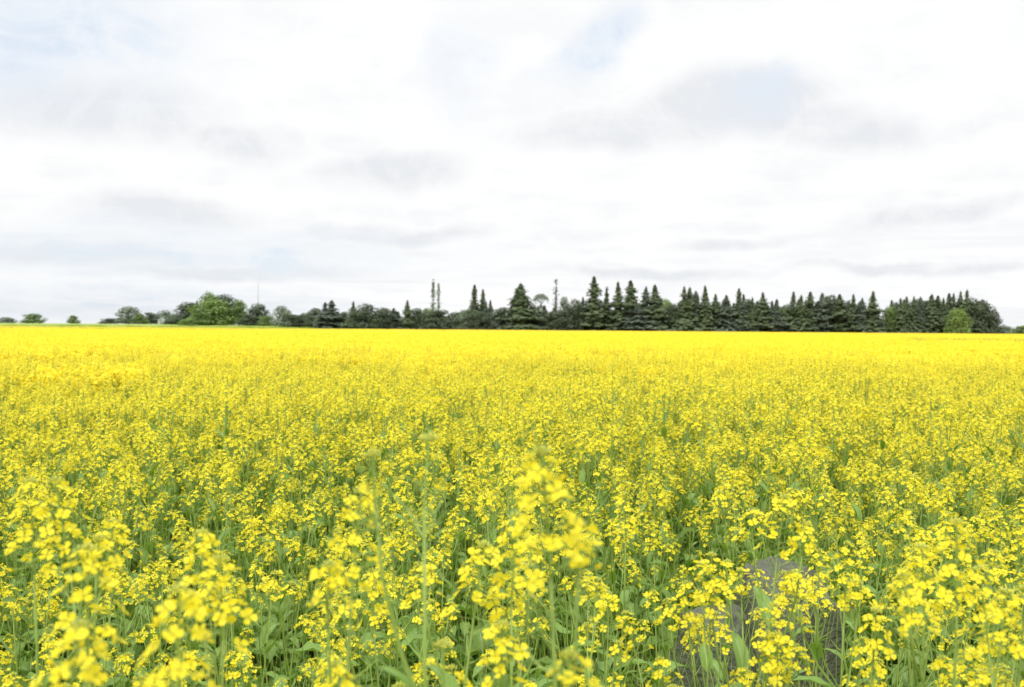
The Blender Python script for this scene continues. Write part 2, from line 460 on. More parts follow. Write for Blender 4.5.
# ------------------------------------------------------------------ the crop beyond as stuff
def gn_scatter(name, pts, meshes, mats_note=None, kind='stuff', label=None, cat=None):
    """point cloud object; each point shows one of the meshes. pts: x,y,z,rz,scale,index"""
    me = bpy.data.meshes.new(name); me.from_pydata([p[:3] for p in pts], [], [])
    a = me.attributes.new('rz', 'FLOAT', 'POINT'); a.data.foreach_set('value', [p[3] for p in pts])
    a = me.attributes.new('sc', 'FLOAT', 'POINT'); a.data.foreach_set('value', [p[4] for p in pts])
    a = me.attributes.new('ix', 'INT', 'POINT'); a.data.foreach_set('value', [p[5] for p in pts])
    o = link(name, me)
    ng = bpy.data.node_groups.new(name, 'GeometryNodeTree')
    ng.interface.new_socket('Geometry', in_out='INPUT', socket_type='NodeSocketGeometry')
    ng.interface.new_socket('Geometry', in_out='OUTPUT', socket_type='NodeSocketGeometry')
    gi = ng.nodes.new('NodeGroupInput'); go = ng.nodes.new('NodeGroupOutput')
    iop = ng.nodes.new('GeometryNodeInstanceOnPoints')
    g2i = ng.nodes.new('GeometryNodeGeometryToInstance')
    for m in reversed(meshes):
        src = bpy.data.objects.new('source_' + m.name, m)     # never linked to the scene: only lends its mesh
        oi = ng.nodes.new('GeometryNodeObjectInfo'); oi.inputs['Object'].default_value = src
        ng.links.new(oi.outputs['Geometry'], g2i.inputs[0])
    def attr(n, t):
        x = ng.nodes.new('GeometryNodeInputNamedAttribute'); x.data_type = t; x.inputs['Name'].default_value = n; return x.outputs[0]
    L = ng.links.new
    L(gi.outputs[0], iop.inputs['Points']); L(g2i.outputs[0], iop.inputs['Instance'])
    iop.inputs['Pick Instance'].default_value = True
    L(attr('ix', 'INT'), iop.inputs['Instance Index'])
    cx = ng.nodes.new('ShaderNodeCombineXYZ'); L(attr('rz', 'FLOAT'), cx.inputs[2])
    e2r = ng.nodes.new('FunctionNodeEulerToRotation'); L(cx.outputs[0], e2r.inputs[0]); L(e2r.outputs[0], iop.inputs['Rotation'])
    L(attr('sc', 'FLOAT'), iop.inputs['Scale'])
    L(iop.outputs[0], go.inputs[0])
    md = o.modifiers.new('scatter', 'NODES'); md.node_group = ng
    tag(o, label, cat, None, kind)
    return o
# whole-plant meshes, same shapes as the individuals
PM = [M_PETAL, M_BUD, M_STEM, M_LEAF]
full = []
for v in VAR:
    mb = MB(); mb.merge(v['stem'], Matrix(), {0: 2})
    for k, M in v['leaves']: mb.merge(LEAF[k], M, {0: 3})
    for k, M in v['racs']:
        mb.merge(RAC[k][0], M, {0: 0, 1: 1, 2: 2}); mb.merge(RAC[k][1], M, {0: 1})
    full.append(mb.mesh('canola_far', PM))
for i, v in enumerate(VAR):      # mid-field plants: neighbours grown together, heads of two plants at one foot
    w = VAR[(i + 4) % len(VAR)]
    mb = MB()
    for vv, sp_ in ((v, Matrix()), (w, Matrix.Translation((.09, .03, -.03)) @ Matrix.Rotation(1.3, 4, 'Z'))):
        mb.merge(vv['stem'], sp_, {0: 2})
        for k, M in vv['leaves'][::2]: mb.merge(LEAF[k], sp_ @ M, {0: 3})
        for k, M in vv['racs']: mb.merge(RAC[k][0], sp_ @ M, {0: 0, 1: 1, 2: 2})
    full.append(mb.mesh('canola_mid', [M_PETALMID, M_BUD, M_STEM, M_LEAF]))
# patches: 1 m squares of simpler plants, and 5 m squares of coarse tufts
def quad(mb, c, n, s, m):
    a, b, _ = frame(n); an = U(0, PI); a, b = a*cos(an) + b*sin(an), b*cos(an) - a*sin(an)
    mb.add([c - a*s - b*s*.6, c + a*s*.7 - b*s, c + a*s + b*s*.7, c - a*s*.6 + b*s], [(0, 1, 2, 3)], m)
def patch(nclu, green, size=1.0):
    mb = MB()
    for i in range(nclu):
        x, y = U(-size/2, size/2), U(-size/2, size/2); z = 1.0 - abs(random.gauss(0, .075)) + U(-.02, .05)
        mb.add([Vector((x-.003, y, 0)), Vector((x+.003, y, 0)), Vector((x+.002, y, z)), Vector((x-.002, y, z))], [(0, 1, 2, 3)], 2)
        if random.random() < green: 
            for k in range(5): quad(mb, Vector((x+U(-.03, .03), y+U(-.03, .03), z+U(-.12, 0))), Vector((U(-1, 1), U(-1, 1), U(.0, 1))), U(.012, .02), 2)
            continue
        for k in range(20):
            an = U(0, 2*PI); r = U(.008, .038); dz = U(-.05, .035)
            quad(mb, Vector((x + cos(an)*r, y + sin(an)*r, z+dz)), Vector((cos(an), sin(an), U(.4, 2.2))), U(.010, .014), 0)
    for i in range(int(50*size*size)):
        quad(mb, Vector((U(-size/2, size/2), U(-size/2, size/2), U(.2, .7))), Vector((U(-1, 1), U(-1, 1), 1)), U(.02, .06), 3)
    return mb.mesh('canola_patch', [M_PETALMID, M_BUD, M_STEM, M_LEAF])
def bigpatch(green, dens=7):
    mb = MB(); S = 5.6; n = int(S*S*dens*2)
    for i in range(n):
        x, y = U(-S/2, S/2), U(-S/2, S/2); z = .97 - abs(random.gauss(0, .12))
        g = random.random() < green
        for k in range(7):
            an = U(0, 2*PI); r = U(.02, .16)
            quad(mb, Vector((x + cos(an)*r, y + sin(an)*r, z + U(-.06, .05))), Vector((cos(an), sin(an), U(.2, 1.6))), U(.03, .055), 2 if g else 0)
    # closed lower layer
    m = 8
    vs = [Vector((-S/2 + S*i/m, -S/2 + S*j/m, .72 + U(-.05, .05))) for j in range(m+1) for i in range(m+1)]
    fs = [(j*(m+1)+i, j*(m+1)+i+1, (j+1)*(m+1)+i+1, (j+1)*(m+1)+i) for j in range(m) for i in range(m)]
    mb.add(vs, fs, 2 if green > .4 else 0)
    return mb.mesh('canola_tufts', [M_PETALFAR, M_BUD, M_STEM, M_LEAF])
patches = [patch(165, .02) for i in range(5)] + [patch(85, .8) for i in range(2)]
bigs = [bigpatch(.02) for i in range(3)] + [bigpatch(.55)]
all_meshes = full + patches + bigs
NF, NP = len(full), len(patches)
pts = list(near_pts)
Y0, Y1 = 9, 96
def px_of(x, y): return 512 + F*x/y
def greenish(x, y):
    p = px_of(x, y)
    if 50 < y < 71 - 4*noise.noise(Vector((x*.2, 0, 0))) and p > 905 + 12*noise.noise(Vector((y*.3, 4, 0))): return .95
    if p < 470 and y > 118 + 110*smooth(120, 480, p) + 10*noise.noise(Vector((x*.05, 2, y*.03))): return .70
    if p < 75 and 45 < y < 170: return .55*smooth(75, 20, p)*(.5 + noise.noise(Vector((x*.15, y*.05, 9)))*1.2)
    return 0.0
y = Y0 + .3
while y < Y1:
    w = halfw(y, 3) + 4
    x = -w
    while x < w:
        cx, cy = x + U(-.08, .08), y + U(-.08, .08)
        if cy < 24 and random.random() > smooth(9, 19, sqrt(cx*cx + cy*cy)):
            x += .93; continue
        ix = random.randrange(5)
        if random.random() < greenish(cx, cy): ix = 5 + random.randrange(2)
        pts.append((cx, cy, 0, random.choice([0, PI/2, PI, PI*1.5]) + U(-.1, .1), 1 + .07*patchiness(cx, cy) + U(-.04, .04), NF + ix))
        x += .93
    y += .93
y = Y1 + 2
while y < 285:
    w = halfw(y, 3) + 12
    x = -w
    while x < w:
        if y < field_end(x):
            ix = random.randrange(3)
            g = greenish(x, y) + (.75 if (y > field_end(x) - 14 and x < -30) else 0)
            if random.random() < g: ix = 3
            pts.append((x + U(-.3, .3), y + U(-.3, .3), 0, random.choice([0, PI/2, PI, PI*1.5]), 1 + U(-.04, .05), NF + NP + ix))
        x += 5
    y += 5
gn_scatter('canola_crop', pts, all_meshes, label='dense yellow flowering canola crop filling the field to the tree line', cat='crop')

# undergrowth: low leaves and grass between the stalks
def weeds(n, kind):
    mb = MB()
    for i in range(n):
        o = Vector((U(-.1, .1), U(-.1, .1), U(.0, .25) if kind == 0 else 0)); an = U(0, 2*PI)
        if kind == 0:
            mb.merge(random.choice([LEAF[0], LEAF[1], LEAF[4]]), Matrix.Translation(o) @ Matrix.Rotation(an, 4, 'Z') @ Matrix.Rotation(-U(.1, 1.1), 4, 'Y') @ Matrix.Scale(U(.7, 1.25), 4), {0: 0})
        else:
            h = U(.3, .75); d = Vector((cos(an), sin(an), 0)); t = Vector((-sin(an), cos(an), 0)); w = U(.0015, .0035)
            vs = []; fs = []
            for k in range(5):
                q = k/4; c = o + d*h*.22*q*q + Vector((0, 0, h*q)); ww = w*(1 - q*.85)
                vs += [c - t*ww, c + t*ww]
            fs = [(2*k, 2*k+1, 2*k+3, 2*k+2) for k in range(4)]
            mb.add(vs, fs, 1)
    return mb.mesh('weeds', [M_LOWLEAF, M_GRASS])
wm = [weeds(7, 0), weeds(8, 0), weeds(9, 0), weeds(12, 1), weeds(9, 1)]
wp = []
y = .5
while y < 11:
    st = .15 if y < 6 else .24
    x = -halfw(y, 3) - 2
    while x < halfw(y, 3) + 2:
        cx, cy = x + U(-.07, .07), y + U(-.07, .07)
        if not any((cx-rx)**2 + (cy-ry)**2 < (rr*.75)**2 for rx, ry, rr in ROCKS):
            wp.append((cx, cy, 0, U(0, 6.28), U(.8, 1.25), random.choice([0, 1, 2, 3, 4])))
        x += st
    y += st
gn_scatter('undergrowth', wp, wm, label='low green leaves and grass between the canola stalks', cat='ground cover')
# grass verge at the field's far edge
def tuft():
    mb = MB()
    for i in range(60):
        x, y = U(-1.5, 1.5), U(-1.5, 1.5); h = U(.25, .6)
        mb.add([Vector((x-.05, y, 0)), Vector((x+.05, y+U(-.05, .05), 0)), Vector((x+U(-.15, .15), y, h))], [(0, 1, 2)], 0)
    return mb.mesh('verge_grass', [M_GRASS])
tm = [tuft() for i in range(3)]
tp = []
for i in range(1500):
    y = U(259, 330); x = U(-190, 190)
    tp.append((x, max(y, field_end(x) + 2), gz(x, y) - .02, U(0, 6), U(.7, 1.1), random.randrange(3)))
gn_scatter('verge_grass', tp, tm, label='rough green grass verge behind the field', cat='grass')

# ------------------------------------------------------------------ trees
def leafquad(mb, c, n, s, m=0, asp=.6):
    a, b, _ = frame(n); an = U(0, 2*PI); a, b = a*cos(an) + b*sin(an), b*cos(an) - a*sin(an)
    mb.add([c - a*s, c - b*s*asp + a*s*.2, c + a*s, c + b*s*asp - a*s*.1], [(0, 1, 2, 3)], m)
def conifer(h=12, r=2.6, bare=.02, ragged=.25, shape=.85, tip=0.0, dens=1.0, multi=0):
    """crown MB and trunk MB: whorls of drooping boughs, each a fan of needle sprays"""
    cr = MB(); tk = MB()
    tk.tube([Vector((0, 0, 0)), Vector((.05, 0, h*.5)), Vector((0, .05, h*.99))], [h*.016, h*.009, .02], 6)
    nseed = U(0, 100)
    tops = [(0, 0, h)]
    for k in range(multi):
        an = U(0, 6.28); tops.append((cos(an)*r*.42, sin(an)*r*.42, h*U(.84, .96)))
    for tx, ty, th in tops:
        z = .15
        while z < th*.985:
            u = z/th
            rr = r*((1-u)**shape)*(1 + ragged*(2.3*(1-u) + .5)*noise.noise(Vector((nseed, tx*3, z*.9))))
            if .45 < u < .93 and noise.noise(Vector((nseed*2, tx, z*1.6))) > .30: rr *= .55
            if u < .10: rr *= .8 + 2*u
            if u > 1 - tip: rr = min(rr, .40*(1-u)/max(tip, .01) + .07)
            if tx: rr *= .6
            rr = max(rr, .10)
            nb = max(6, int((7 + rr*3.6)*dens))
            for b in range(nb):
                an = b*2*PI/nb + U(-.35, .35) + z*7
                bl = rr*U(.62, 1.2)*(1 + .3*noise.noise(Vector((cos(an)*1.5, sin(an)*1.5 + nseed, z*.5))))
                ns = max(2, int(bl/.26))
                for i in range(ns):
                    q = (i + U(.1, 1))/ns
                    if q < .35 and rr > .9: continue
                    d = bl*q
                    c = Vector((tx + cos(an)*d, ty + sin(an)*d, z - d*.24 + .16*d*q*q + U(-.1, .1)))
                    wd = .34*(1-q*.4)*min(1, rr + .3)
                    for s in (-1, 0, 1):
                        o = Vector((-sin(an)*s*wd*.7, cos(an)*s*wd*.7, -abs(s)*.10))
                        leafquad(cr, c + o, Vector((cos(an)*.9 + U(-.6, .6), sin(an)*.9 + U(-.6, .6), .7)), U(.16, .29)*min(1, .55 + rr*.35), 0, .75)
            z += .30
    for tx, ty, th in tops:
        for k in range(12):
            an = U(0, 6.28); d = .03 + .012*k
            leafquad(cr, Vector((tx + cos(an)*d*.6, ty + sin(an)*d*.6, th - k*.10)), Vector((U(-1, 1), U(-1, 1), .2)), .07 + .012*k)
    return cr, tk
def broadleaf(h=8, r=3.2, trunk=.18, lobes=9, n=3200, leaf=.17, flat=1.0, gaps=.25):
    cr = MB(); tk = MB()
    tk.tube([Vector((0, 0, 0)), Vector((.1, 0, h*.3)), Vector((-.1, .1, h*.8))], [h*.025, h*.018, h*.004], 6)
    L = []
    for i in range(lobes):
        an = i*2.4 + U(-.4, .4); q = (i + .5)/lobes
        zc = h*(trunk + .12) + (h*(1 - trunk) - h*.28)*q*U(.85, 1.1)
        rr = r*.58*sqrt(max(.05, 1 - (q*1.02)**2 * .9))*U(.7, 1.1)
        lr = r*U(.38, .58)*(1 - .25*q)
        c = Vector((cos(an)*rr, sin(an)*rr, min(zc, h - lr*.7)))
        L.append((c, lr))
        tk.tube([Vector((0, 0, h*U(.12, .4))), c*.6 + Vector((0, 0, c.z*.15)), c], [h*.011, h*.007, h*.002], 4)
    L.append((Vector((0, 0, h*.55)), r*.6))
    L.append((Vector((U(-.1, .1)*r, U(-.1, .1)*r, h - r*.42)), r*.42))
    for k in range(5):
        an = k*1.26 + U(-.3, .3); L.append((Vector((cos(an)*r*.5, sin(an)*r*.5, h*.17)), r*.42))
    for i in range(n):
        c, lr = random.choice(L)
        d = Vector((random.gauss(0, 1), random.gauss(0, 1), random.gauss(0, 1))).normalized()
        rad = lr*(U(.55, 1.04)**.5)
        p = c + Vector((d.x*rad, d.y*rad, d.z*rad*flat*.85))
        if noise.noise(p*1.5) > .32 - gaps*.5 + .25: continue
        p += d*noise.noise(p*2.2)*.35
        if p.z < .08: p.z = U(.08, .6)
        leafquad(cr, p, d + Vector((U(-.6, .6), U(-.6, .6), U(0, .7))), leaf*U(.7, 1.4))
    return cr, tk
def umbrella_pine():
    cr = MB(); tk = MB(); h = 10
    tk.tube([Vector((0, 0, 0)), Vector((.3, 0, 5)), Vector((.1, 0, 8.6))], [.2, .15, .08], 6)
    for an in [i*1.05 for i in range(8)]:
        e = Vector((cos(an)*2.2, sin(an)*1.8, 8.6 + U(0, .6)))
        tk.tube([Vector((.15, 0, 6.6 + U(0, 1.2))), (e + Vector((0, 0, 8)))/2*Vector((1, 1, 1)) if False else Vector((e.x*.5, e.y*.5, 8.1)), e], [.08, .05, .02], 4)
    for i in range(1300):
        an = U(0, 6.28); q = sqrt(U(0, 1)); d = 2.7*q
        leafquad(cr, Vector((cos(an)*d, sin(an)*d*.9, 8.3 + 1.6*sqrt(max(0, 1-q*q)) + U(-.9, .1))), Vector((U(-.6, .6), U(-.6, .6), 1)), U(.12, .22))
    for i in range(260):
        leafquad(cr, Vector((U(-1.8, 2.4), U(-1, 1), 6.6 + U(-.3, .4))), Vector((U(-1, 1), U(-1, 1), 1)), U(.1, .2))
    return cr, tk
def spire(h=12, n=8):
    """thin, half-bare spire with sparse tufts"""
    cr = MB(); tk = MB()
    tk.tube([Vector((0, 0, 0)), Vector((.05, 0, h*.5)), Vector((0, 0, h))], [.12, .07, .015], 6)
    z = h*.35
    while z < h*.99:
        u = z/h; rr = .45*(1.05 - u) + .12 + .2*noise.noise(Vector((z*1.3, n, 0)))
        for k in range(4):
            an = U(0, 6.28); d = rr*U(.2, 1)
            if noise.noise(Vector((z*.9, n*3, 5))) > .22: continue
            leafquad(cr, Vector((cos(an)*d, sin(an)*d, z + U(-.1, .1))), Vector((cos(an), sin(an), .6)), U(.07, .15))
        if random.random() < .5:
            an = U(0, 6.28); tk.tube([Vector((0, 0, z)), Vector((cos(an)*rr, sin(an)*rr, z + .1))], [.02, .01], 3)
        z += .17
    return cr, tk
def poplar(h=13):
    cr = MB(); tk = MB()
    for (ox, hh, rad) in ((-.15, h, .55), (.62, h*.93, .30)):
        tk.tube([Vector((ox*.3, 0, 0)), Vector((ox, 0, hh*.4)), Vector((ox*1.05, 0, hh*.96))], [.12, .07, .015], 5)
        z = hh*.30
        while z < hh:
            u = z/hh; rr = rad*(1.15 - u)*1.1 + .12
            rr *= 1 + 1.1*noise.noise(Vector((ox*9, z*1.1, 2)))
            if noise.noise(Vector((ox*5, z*1.4, 7))) > .34: z += .16; continue
            for k in range(int(9*rad/.4)):
                an = U(0, 6.28); d = rr*U(.1, 1)
                leafquad(cr, Vector((ox + cos(an)*d, sin(an)*d, z + U(-.12, .12))), Vector((cos(an), sin(an), .5)), U(.1, .2))
            z += .16
    return cr, tk
kinds = {}
def reg(key, gen, mat, nvar):
    kinds[key] = []
    for i in range(nvar):
        cr, tk = gen()
        zmax = max(v.z for v in cr.v); xr = sorted(abs(v.x) for v in cr.v)[int(len(cr.v)*.955)]
        kinds[key].append((cr.mesh('crown', [mat]), tk.mesh('trunk', [M_BARK]), zmax, xr))
reg('spruce', lambda: conifer(12, 2.5, .02, .4, U(.68, 1.05), U(.04, .16), 1.0, random.choice([0, 0, 1])), M_SPRUCE, 9)
reg('spruceb', lambda: conifer(11, 2.5, .02, .5, U(.55, .95), U(.05, .16), 1.0, random.choice([0, 1, 2])), M_SPRUCE2, 6)
reg('twin', lambda: conifer(12, 2.9, .02, .35, .75, .06, 1.0, 2), M_SPRUCE, 2)
reg('narrow', lambda: conifer(13, 1.9, .02, .45, U(.5, .85), .12, 1.0, 0), M_SPRUCE, 5)
reg('dark', lambda: broadleaf(8, 3.3, .0, 11, 4000, .19, 1, .2), M_DARKB, 4)
reg('mid', lambda: broadleaf(7, 3.0, -.02, 10, 3600, .19, 1, .2), M_MIDB, 3)
reg('bright', lambda: broadleaf(8, 3.9, -.03, 12, 4600, .2, 1, .1), M_BRIGHTB, 2)
reg('grey', lambda: broadleaf(7, 3.0, -.02, 10, 3000, .19, 1, .3), M_GREYB, 2)
reg('far', lambda: broadleaf(7, 4.6, .02, 9, 2400, .22, .9, .1), M_FARB, 2)
reg('weeping', lambda: conifer(8, 2.5, .02, .4, .55, 0, 1.0, 1), M_BRIGHTB, 1)
reg('umbrella', umbrella_pine, M_GREYB, 1)
reg('spire', spire, M_SPRUCE2, 2)
reg('poplar', poplar, M_GREYB, 1)
names = dict(spruce='spruce_tree', spruceb='spruce_tree', twin='spruce_tree', narrow='spruce_tree', dark='evergreen_tree', mid='leafy_tree', bright='leafy_tree',
             grey='leafy_tree', far='leafy_tree', weeping='leafy_tree', umbrella='pine_tree', spire='spruce_tree', poplar='poplar_tree')
cnt = {}
def tree(px, ytop, wpx, kind, label, Y=264, group=None, name=None, cat='tree'):
    p = at(px, horizon_y(px), Y); gzz = gz(p.x, Y)
    h = at(px, ytop, Y).z - gzz
    i = cnt.get(kind, 0); cnt[kind] = i + 1
    cme, tme, zm, xr = kinds[kind][i % len(kinds[kind])]
    sz = h/zm; sx = (wpx/2*Y/F)/xr
    t = empty(name or names[kind], (p.x, Y, gzz - .02), U(0, 6.28)); t.scale = (sx, sx, sz)
    t.rotation_euler = (0, 0, 0)
    if kind != 'poplar': t.rotation_euler = (U(-.025, .025), U(-.025, .025), U(0, 6.28))
    tag(t, label, cat, group)
    link('crown', cme, t); link('trunk', tme, t)
    return t
SP = 'dark spruces of the windbreak behind the field'
BU = 'bushes and trees at the left of the horizon'
MX = 'mixed trees left of the tall spruces'
T = [ # left side, farther off
 (7, 317, 18, 'grey', 'small grey-green bush at the far left edge of the horizon', 400, BU),
 (33, 313, 20, 'mid', 'lone rounded green bush standing second from the left edge', 400, BU),
 (73, 315, 11, 'mid', 'tiny lone green bush by itself between two gaps on the left horizon', 400, BU),
 (110, 318, 18, 'dark', 'very low dark bush just left of the rounded grey-green tree', 390, BU),
 (129, 305.5, 24, 'grey', 'rounded grey-green tree beside the very low dark bush', 385, BU),
 (140, 313, 16, 'mid', 'olive green bush touching the right side of the rounded grey-green tree', 380, BU),
 (151, 312, 18, 'dark', 'dark green bush between the olive bush and the pale shed', 388, BU),
 (165, 309.5, 18, 'far', 'hazy blue-grey tree behind the pale shed', 440, BU),
 (175, 313, 15, 'far', 'hazy pale tree between the shed and the big green tree clump', 445, BU),
 (171, 320, 18, 'dark', 'low dark bush just right of the pale shed', 376, BU),
 (189, 301.5, 28, 'dark', 'dark tree forming the left flank of the big green clump', 372, BU),
 (188, 318, 18, 'bright', 'low pale yellow-green bush in front of the dark left flank tree', 350, BU),
 (197, 300, 14, 'spruce', 'small dark spruce top poking out of the dark left flank of the clump', 374, BU),
 (210, 290.5, 20, 'mid', 'tallest green tree at the top of the big clump on the left', 376, BU),
 (224, 293.5, 30, 'dark', 'dark tree behind the right side of the big bright round tree', 380, BU),
 (214, 298.5, 42, 'bright', 'big bright green round tree in the middle of the left clump', 362, BU),
 (201, 308, 26, 'mid', 'mid-green bush in front of the big bright round tree', 355, BU),
 (239, 298.5, 22, 'mid', 'green tree on the right flank of the big bright round tree', 366, BU),
 (250, 314, 20, 'dark', 'low dark green bush below the dark crown with the pole', 356, BU),
 (258, 302.5, 24, 'dark', 'dark rounded tree below the thin pale pole', 362, BU),
 (266, 315, 15, 'mid', 'small light green bush at the foot of the dark rounded tree', 352, BU),
 # centre-left
 (283, 305.5, 20, 'grey', 'pointed grey-green tree standing between two low gaps', 340, MX),
 (299, 314.5, 26, 'dark', 'low wide dark hedge bush right of the pointed grey-green tree', 342, MX),
 (315, 307.5, 18, 'dark', 'dark round-topped tree left of the pointed dark spruce', 335, MX),
 (321, 313, 14, 'grey', 'grey-green bush in front of the dark round-topped tree', 330, MX),
 (331, 299.5, 22, 'spruceb', 'dark pointed spruce with a thin tip left of the broad evergreen group', 322, MX),
 (343, 311, 14, 'dark', 'small dark tree between the pointed spruce and the broad evergreen', 324, MX),
 (353, 300.5, 18, 'spruce', 'short dark spruce forming the left peak of the broad evergreen group', 304, MX),
 (366, 302.5, 32, 'dark', 'broad dark evergreen with a flat top standing closest to the field', 300, MX),
 (383, 307, 24, 'dark', 'dark evergreen adjoining the broad flat-topped one on its right', 306, MX),
 (393, 307.5, 20, 'spruceb', 'greyish spruce between the dark evergreen and the thin-tipped spruce', 310, MX),
 (407, 299.5, 16, 'narrow', 'slender thin-tipped spruce left of the tall double-stemmed poplar', 300, MX),
 (418, 307.5, 20, 'dark', 'dark rounded tree between the slender spruce and the poplar', 306, MX),
 (429, 307.5, 18, 'mid', 'olive green tree behind the foot of the poplar', 312, MX),
 (434, 279, 11, 'poplar', 'tall thin double-stemmed poplar standing far above its neighbours', 296, MX),
 (438, 309, 34, 'dark', 'wide dark evergreen in front of the tall poplar', 280, MX),
 (455, 311, 20, 'dark', 'dark round tree just right of the wide evergreen', 290, MX),
 (463, 309.5, 18, 'grey', 'grey-green tree left of the tall pair of spruces', 286, MX),
 # windbreak, front row
 (473.5, 284, 19, 'narrow', 'tall full spruce, left one of the first tall pair', 272, SP),
 (483, 288.5, 14, 'narrow', 'tall slender spruce, right one of the first tall pair', 270, SP),
 (490, 299, 14, 'spruceb', 'shorter ragged spruce at the right side of the first tall pair', 268, SP),
 (477, 310, 30, 'dark', 'dark bushy undergrowth tree below the first tall pair of spruces', 264, SP),
 (501, 310.5, 20, 'grey', 'low grey-green tree in the gap after the first tall pair', 290, SP),
 (521, 282, 34, 'twin', 'wide spruce with two peaks just right of the gap', 266, SP),
 (535, 306, 22, 'dark', 'dark low tree below the umbrella pine', 268, SP),
 (541, 293.5, 16, 'umbrella', 'pale see-through pine with a flat umbrella crown', 285, SP),
 (555.5, 279, 8, 'spire', 'very thin half-bare spruce spire right of the umbrella pine', 266, SP),
 (556, 309, 30, 'dark', 'dark bushy tree at the foot of the thin spire', 264, SP),
 (565, 296, 14, 'grey', 'sparse grey-green tree right of the thin spire', 274, SP),
 (575, 297.5, 20, 'dark', 'dark round-topped tree left of the tallest spruce', 266, SP),
 (583, 296, 14, 'spruceb', 'small spruce touching the left side of the tallest spruce', 270, SP),
 (594, 275.5, 22, 'narrow', 'tallest spruce of the windbreak with a thick pointed top', 264, SP),
 (606, 287, 22, 'spruce', 'spruce with a thin tip right of the tallest one', 266, SP),
 (606, 286, 6, 'spire', 'thin bare leader rising above the spruce right of the tallest', 270, SP),
 (618.5, 280.5, 24, 'spruce', 'tall even spruce, second tall one right of the tallest', 265, SP),
 (631, 279.5, 20, 'narrow', 'tall narrow dark spruce left of the pair with sparse tops', 264, SP),
 (638, 303, 26, 'spruceb', 'short spruce in front of the tall narrow dark one', 260, SP),
 (645.5, 285.5, 18, 'spruceb', 'sparse-topped spruce right of the tall narrow dark one', 267, SP),
 (655.5, 283.5, 28, 'spruce', 'broad spruce at the left of the yellow-green treetop', 264, SP),
 (667, 297.5, 18, 'bright', 'yellow-green treetop showing in the notch between the spruces', 286, SP),
 (672, 303, 20, 'dark', 'dark round tree below the yellow-green treetop', 268, SP),
 (683, 285, 26, 'spruce', 'left spruce of the close three-topped group after the notch', 265, SP),
 (689, 286, 24, 'spruce', 'middle spruce of the close three-topped group after the notch', 266, SP),
 (695, 290, 20, 'spruceb', 'right shorter spruce of the close three-topped group', 267, SP),
 (705.5, 284, 24, 'spruce', 'sharply pointed spruce standing alone after the three-topped group', 264, SP),
 (716, 293, 20, 'narrow', 'lower thin-tipped spruce right of the sharply pointed one', 266, SP),
 (727, 294, 22, 'spruceb', 'low spruce between the thin-tipped and the slim light-tipped spruce', 264, SP),
 (738, 287.5, 18, 'narrow', 'slim spruce with a light tip above its low neighbours', 266, SP),
 (744, 293, 18, 'spruceb', 'short spruce right beside the slim light-tipped one', 265, SP),
 (752, 296, 18, 'spruce', 'dark low spruce between two taller pointed ones', 264, SP),
 (763.5, 291, 24, 'spruce', 'pointed spruce with knobbly upper boughs left of the low dip', 265, SP),
 (776.5, 301.5, 20, 'spruceb', 'lowest spruce in the dip before the twin leaders', 264, SP),
 (784, 305, 14, 'mid', 'small green tree in the dip of the windbreak', 276, SP),
 (792, 291, 16, 'narrow', 'spruce with a bare stick-like leader right of the dip', 266, SP),
 (801, 294, 22, 'spruce', 'blunt dark spruce between two stick-like leaders', 264, SP),
 (809, 291, 20, 'narrow', 'spruce with a stick-like leader left of the broken-topped spruce', 266, SP),
 (823, 291.5, 18, 'spruceb', 'broken blunt-topped spruce after the second stick-like leader', 265, SP),
 (831, 294, 22, 'dark', 'olive round-headed evergreen beside the blunt-topped spruce', 267, SP),
 (840, 293.5, 18, 'narrow', 'thin pointed spruce right of the olive round-headed evergreen', 264, SP),
 (853, 293, 22, 'spruce', 'greenish pointed spruce, two before the narrow light gap', 266, SP),
 (862, 297, 16, 'spruceb', 'spruce with a leaning top left of the last tall one before the gap', 265, SP),
 (872, 290, 24, 'spruce', 'tall dark spruce immediately left of the narrow light gap', 264, SP),
 (889, 304.5, 18, 'mid', 'olive leafy tree immediately right of the narrow light gap', 266, SP),
 (896, 301, 18, 'dark', 'dark tree behind the olive leafy tree at the gap', 270, SP),
 (900.5, 297, 16, 'spruce', 'first dark spruce of the right-hand block after the olive tree', 264, SP),
 (907, 295.5, 18, 'narrow', 'second dark spruce of the right-hand block after the olive tree', 265, SP),
 (914, 295, 18, 'spruce', 'third dark spruce of the right-hand block after the olive tree', 264, SP),
 (920, 296, 18, 'spruceb', 'greener spruce near the middle of the right-hand block', 266, SP),
 (931, 293, 22, 'spruce', 'pointed spruce in the middle of the right-hand block', 264, SP),
 (937, 295, 20, 'narrow', 'blunt spruce right of the middle pointed one in the right-hand block', 265, SP),
 (944, 297, 20, 'spruce', 'dark spruce directly left of the bright green leafy tree', 266, SP),
 (949, 292.5, 18, 'narrow', 'dark spruce top above the left of the bright green leafy tree', 270, SP),
 (953, 292, 18, 'spruce', 'dark spruce top straight above the bright green leafy tree', 269, SP),
 (959, 290, 20, 'spruce', 'dark spruce top above the right of the bright green leafy tree', 268, SP),
 (965.5, 288.5, 22, 'spruce', 'highest spruce of the right-hand block', 264, SP),
 (973, 296, 22, 'dark', 'dark rounded tree right of the highest spruce in the last block', 265, SP),
 (958, 307.5, 22, 'bright', 'bright green drooping leafy tree in front of the dark spruces', 259, SP),
 (981, 300, 26, 'dark', 'dark sloping tree near the right end of the windbreak', 264, SP),
 (990, 310, 24, 'dark', 'last lower dark tree at the right end of the windbreak', 264, SP),
 (1003, 325.5, 26, 'far', 'low hazy distant trees right of the end of the windbreak', 520, SP),
 (1022, 325, 20, 'mid', 'low round green bush at the right edge of the horizon', 420, SP),
]
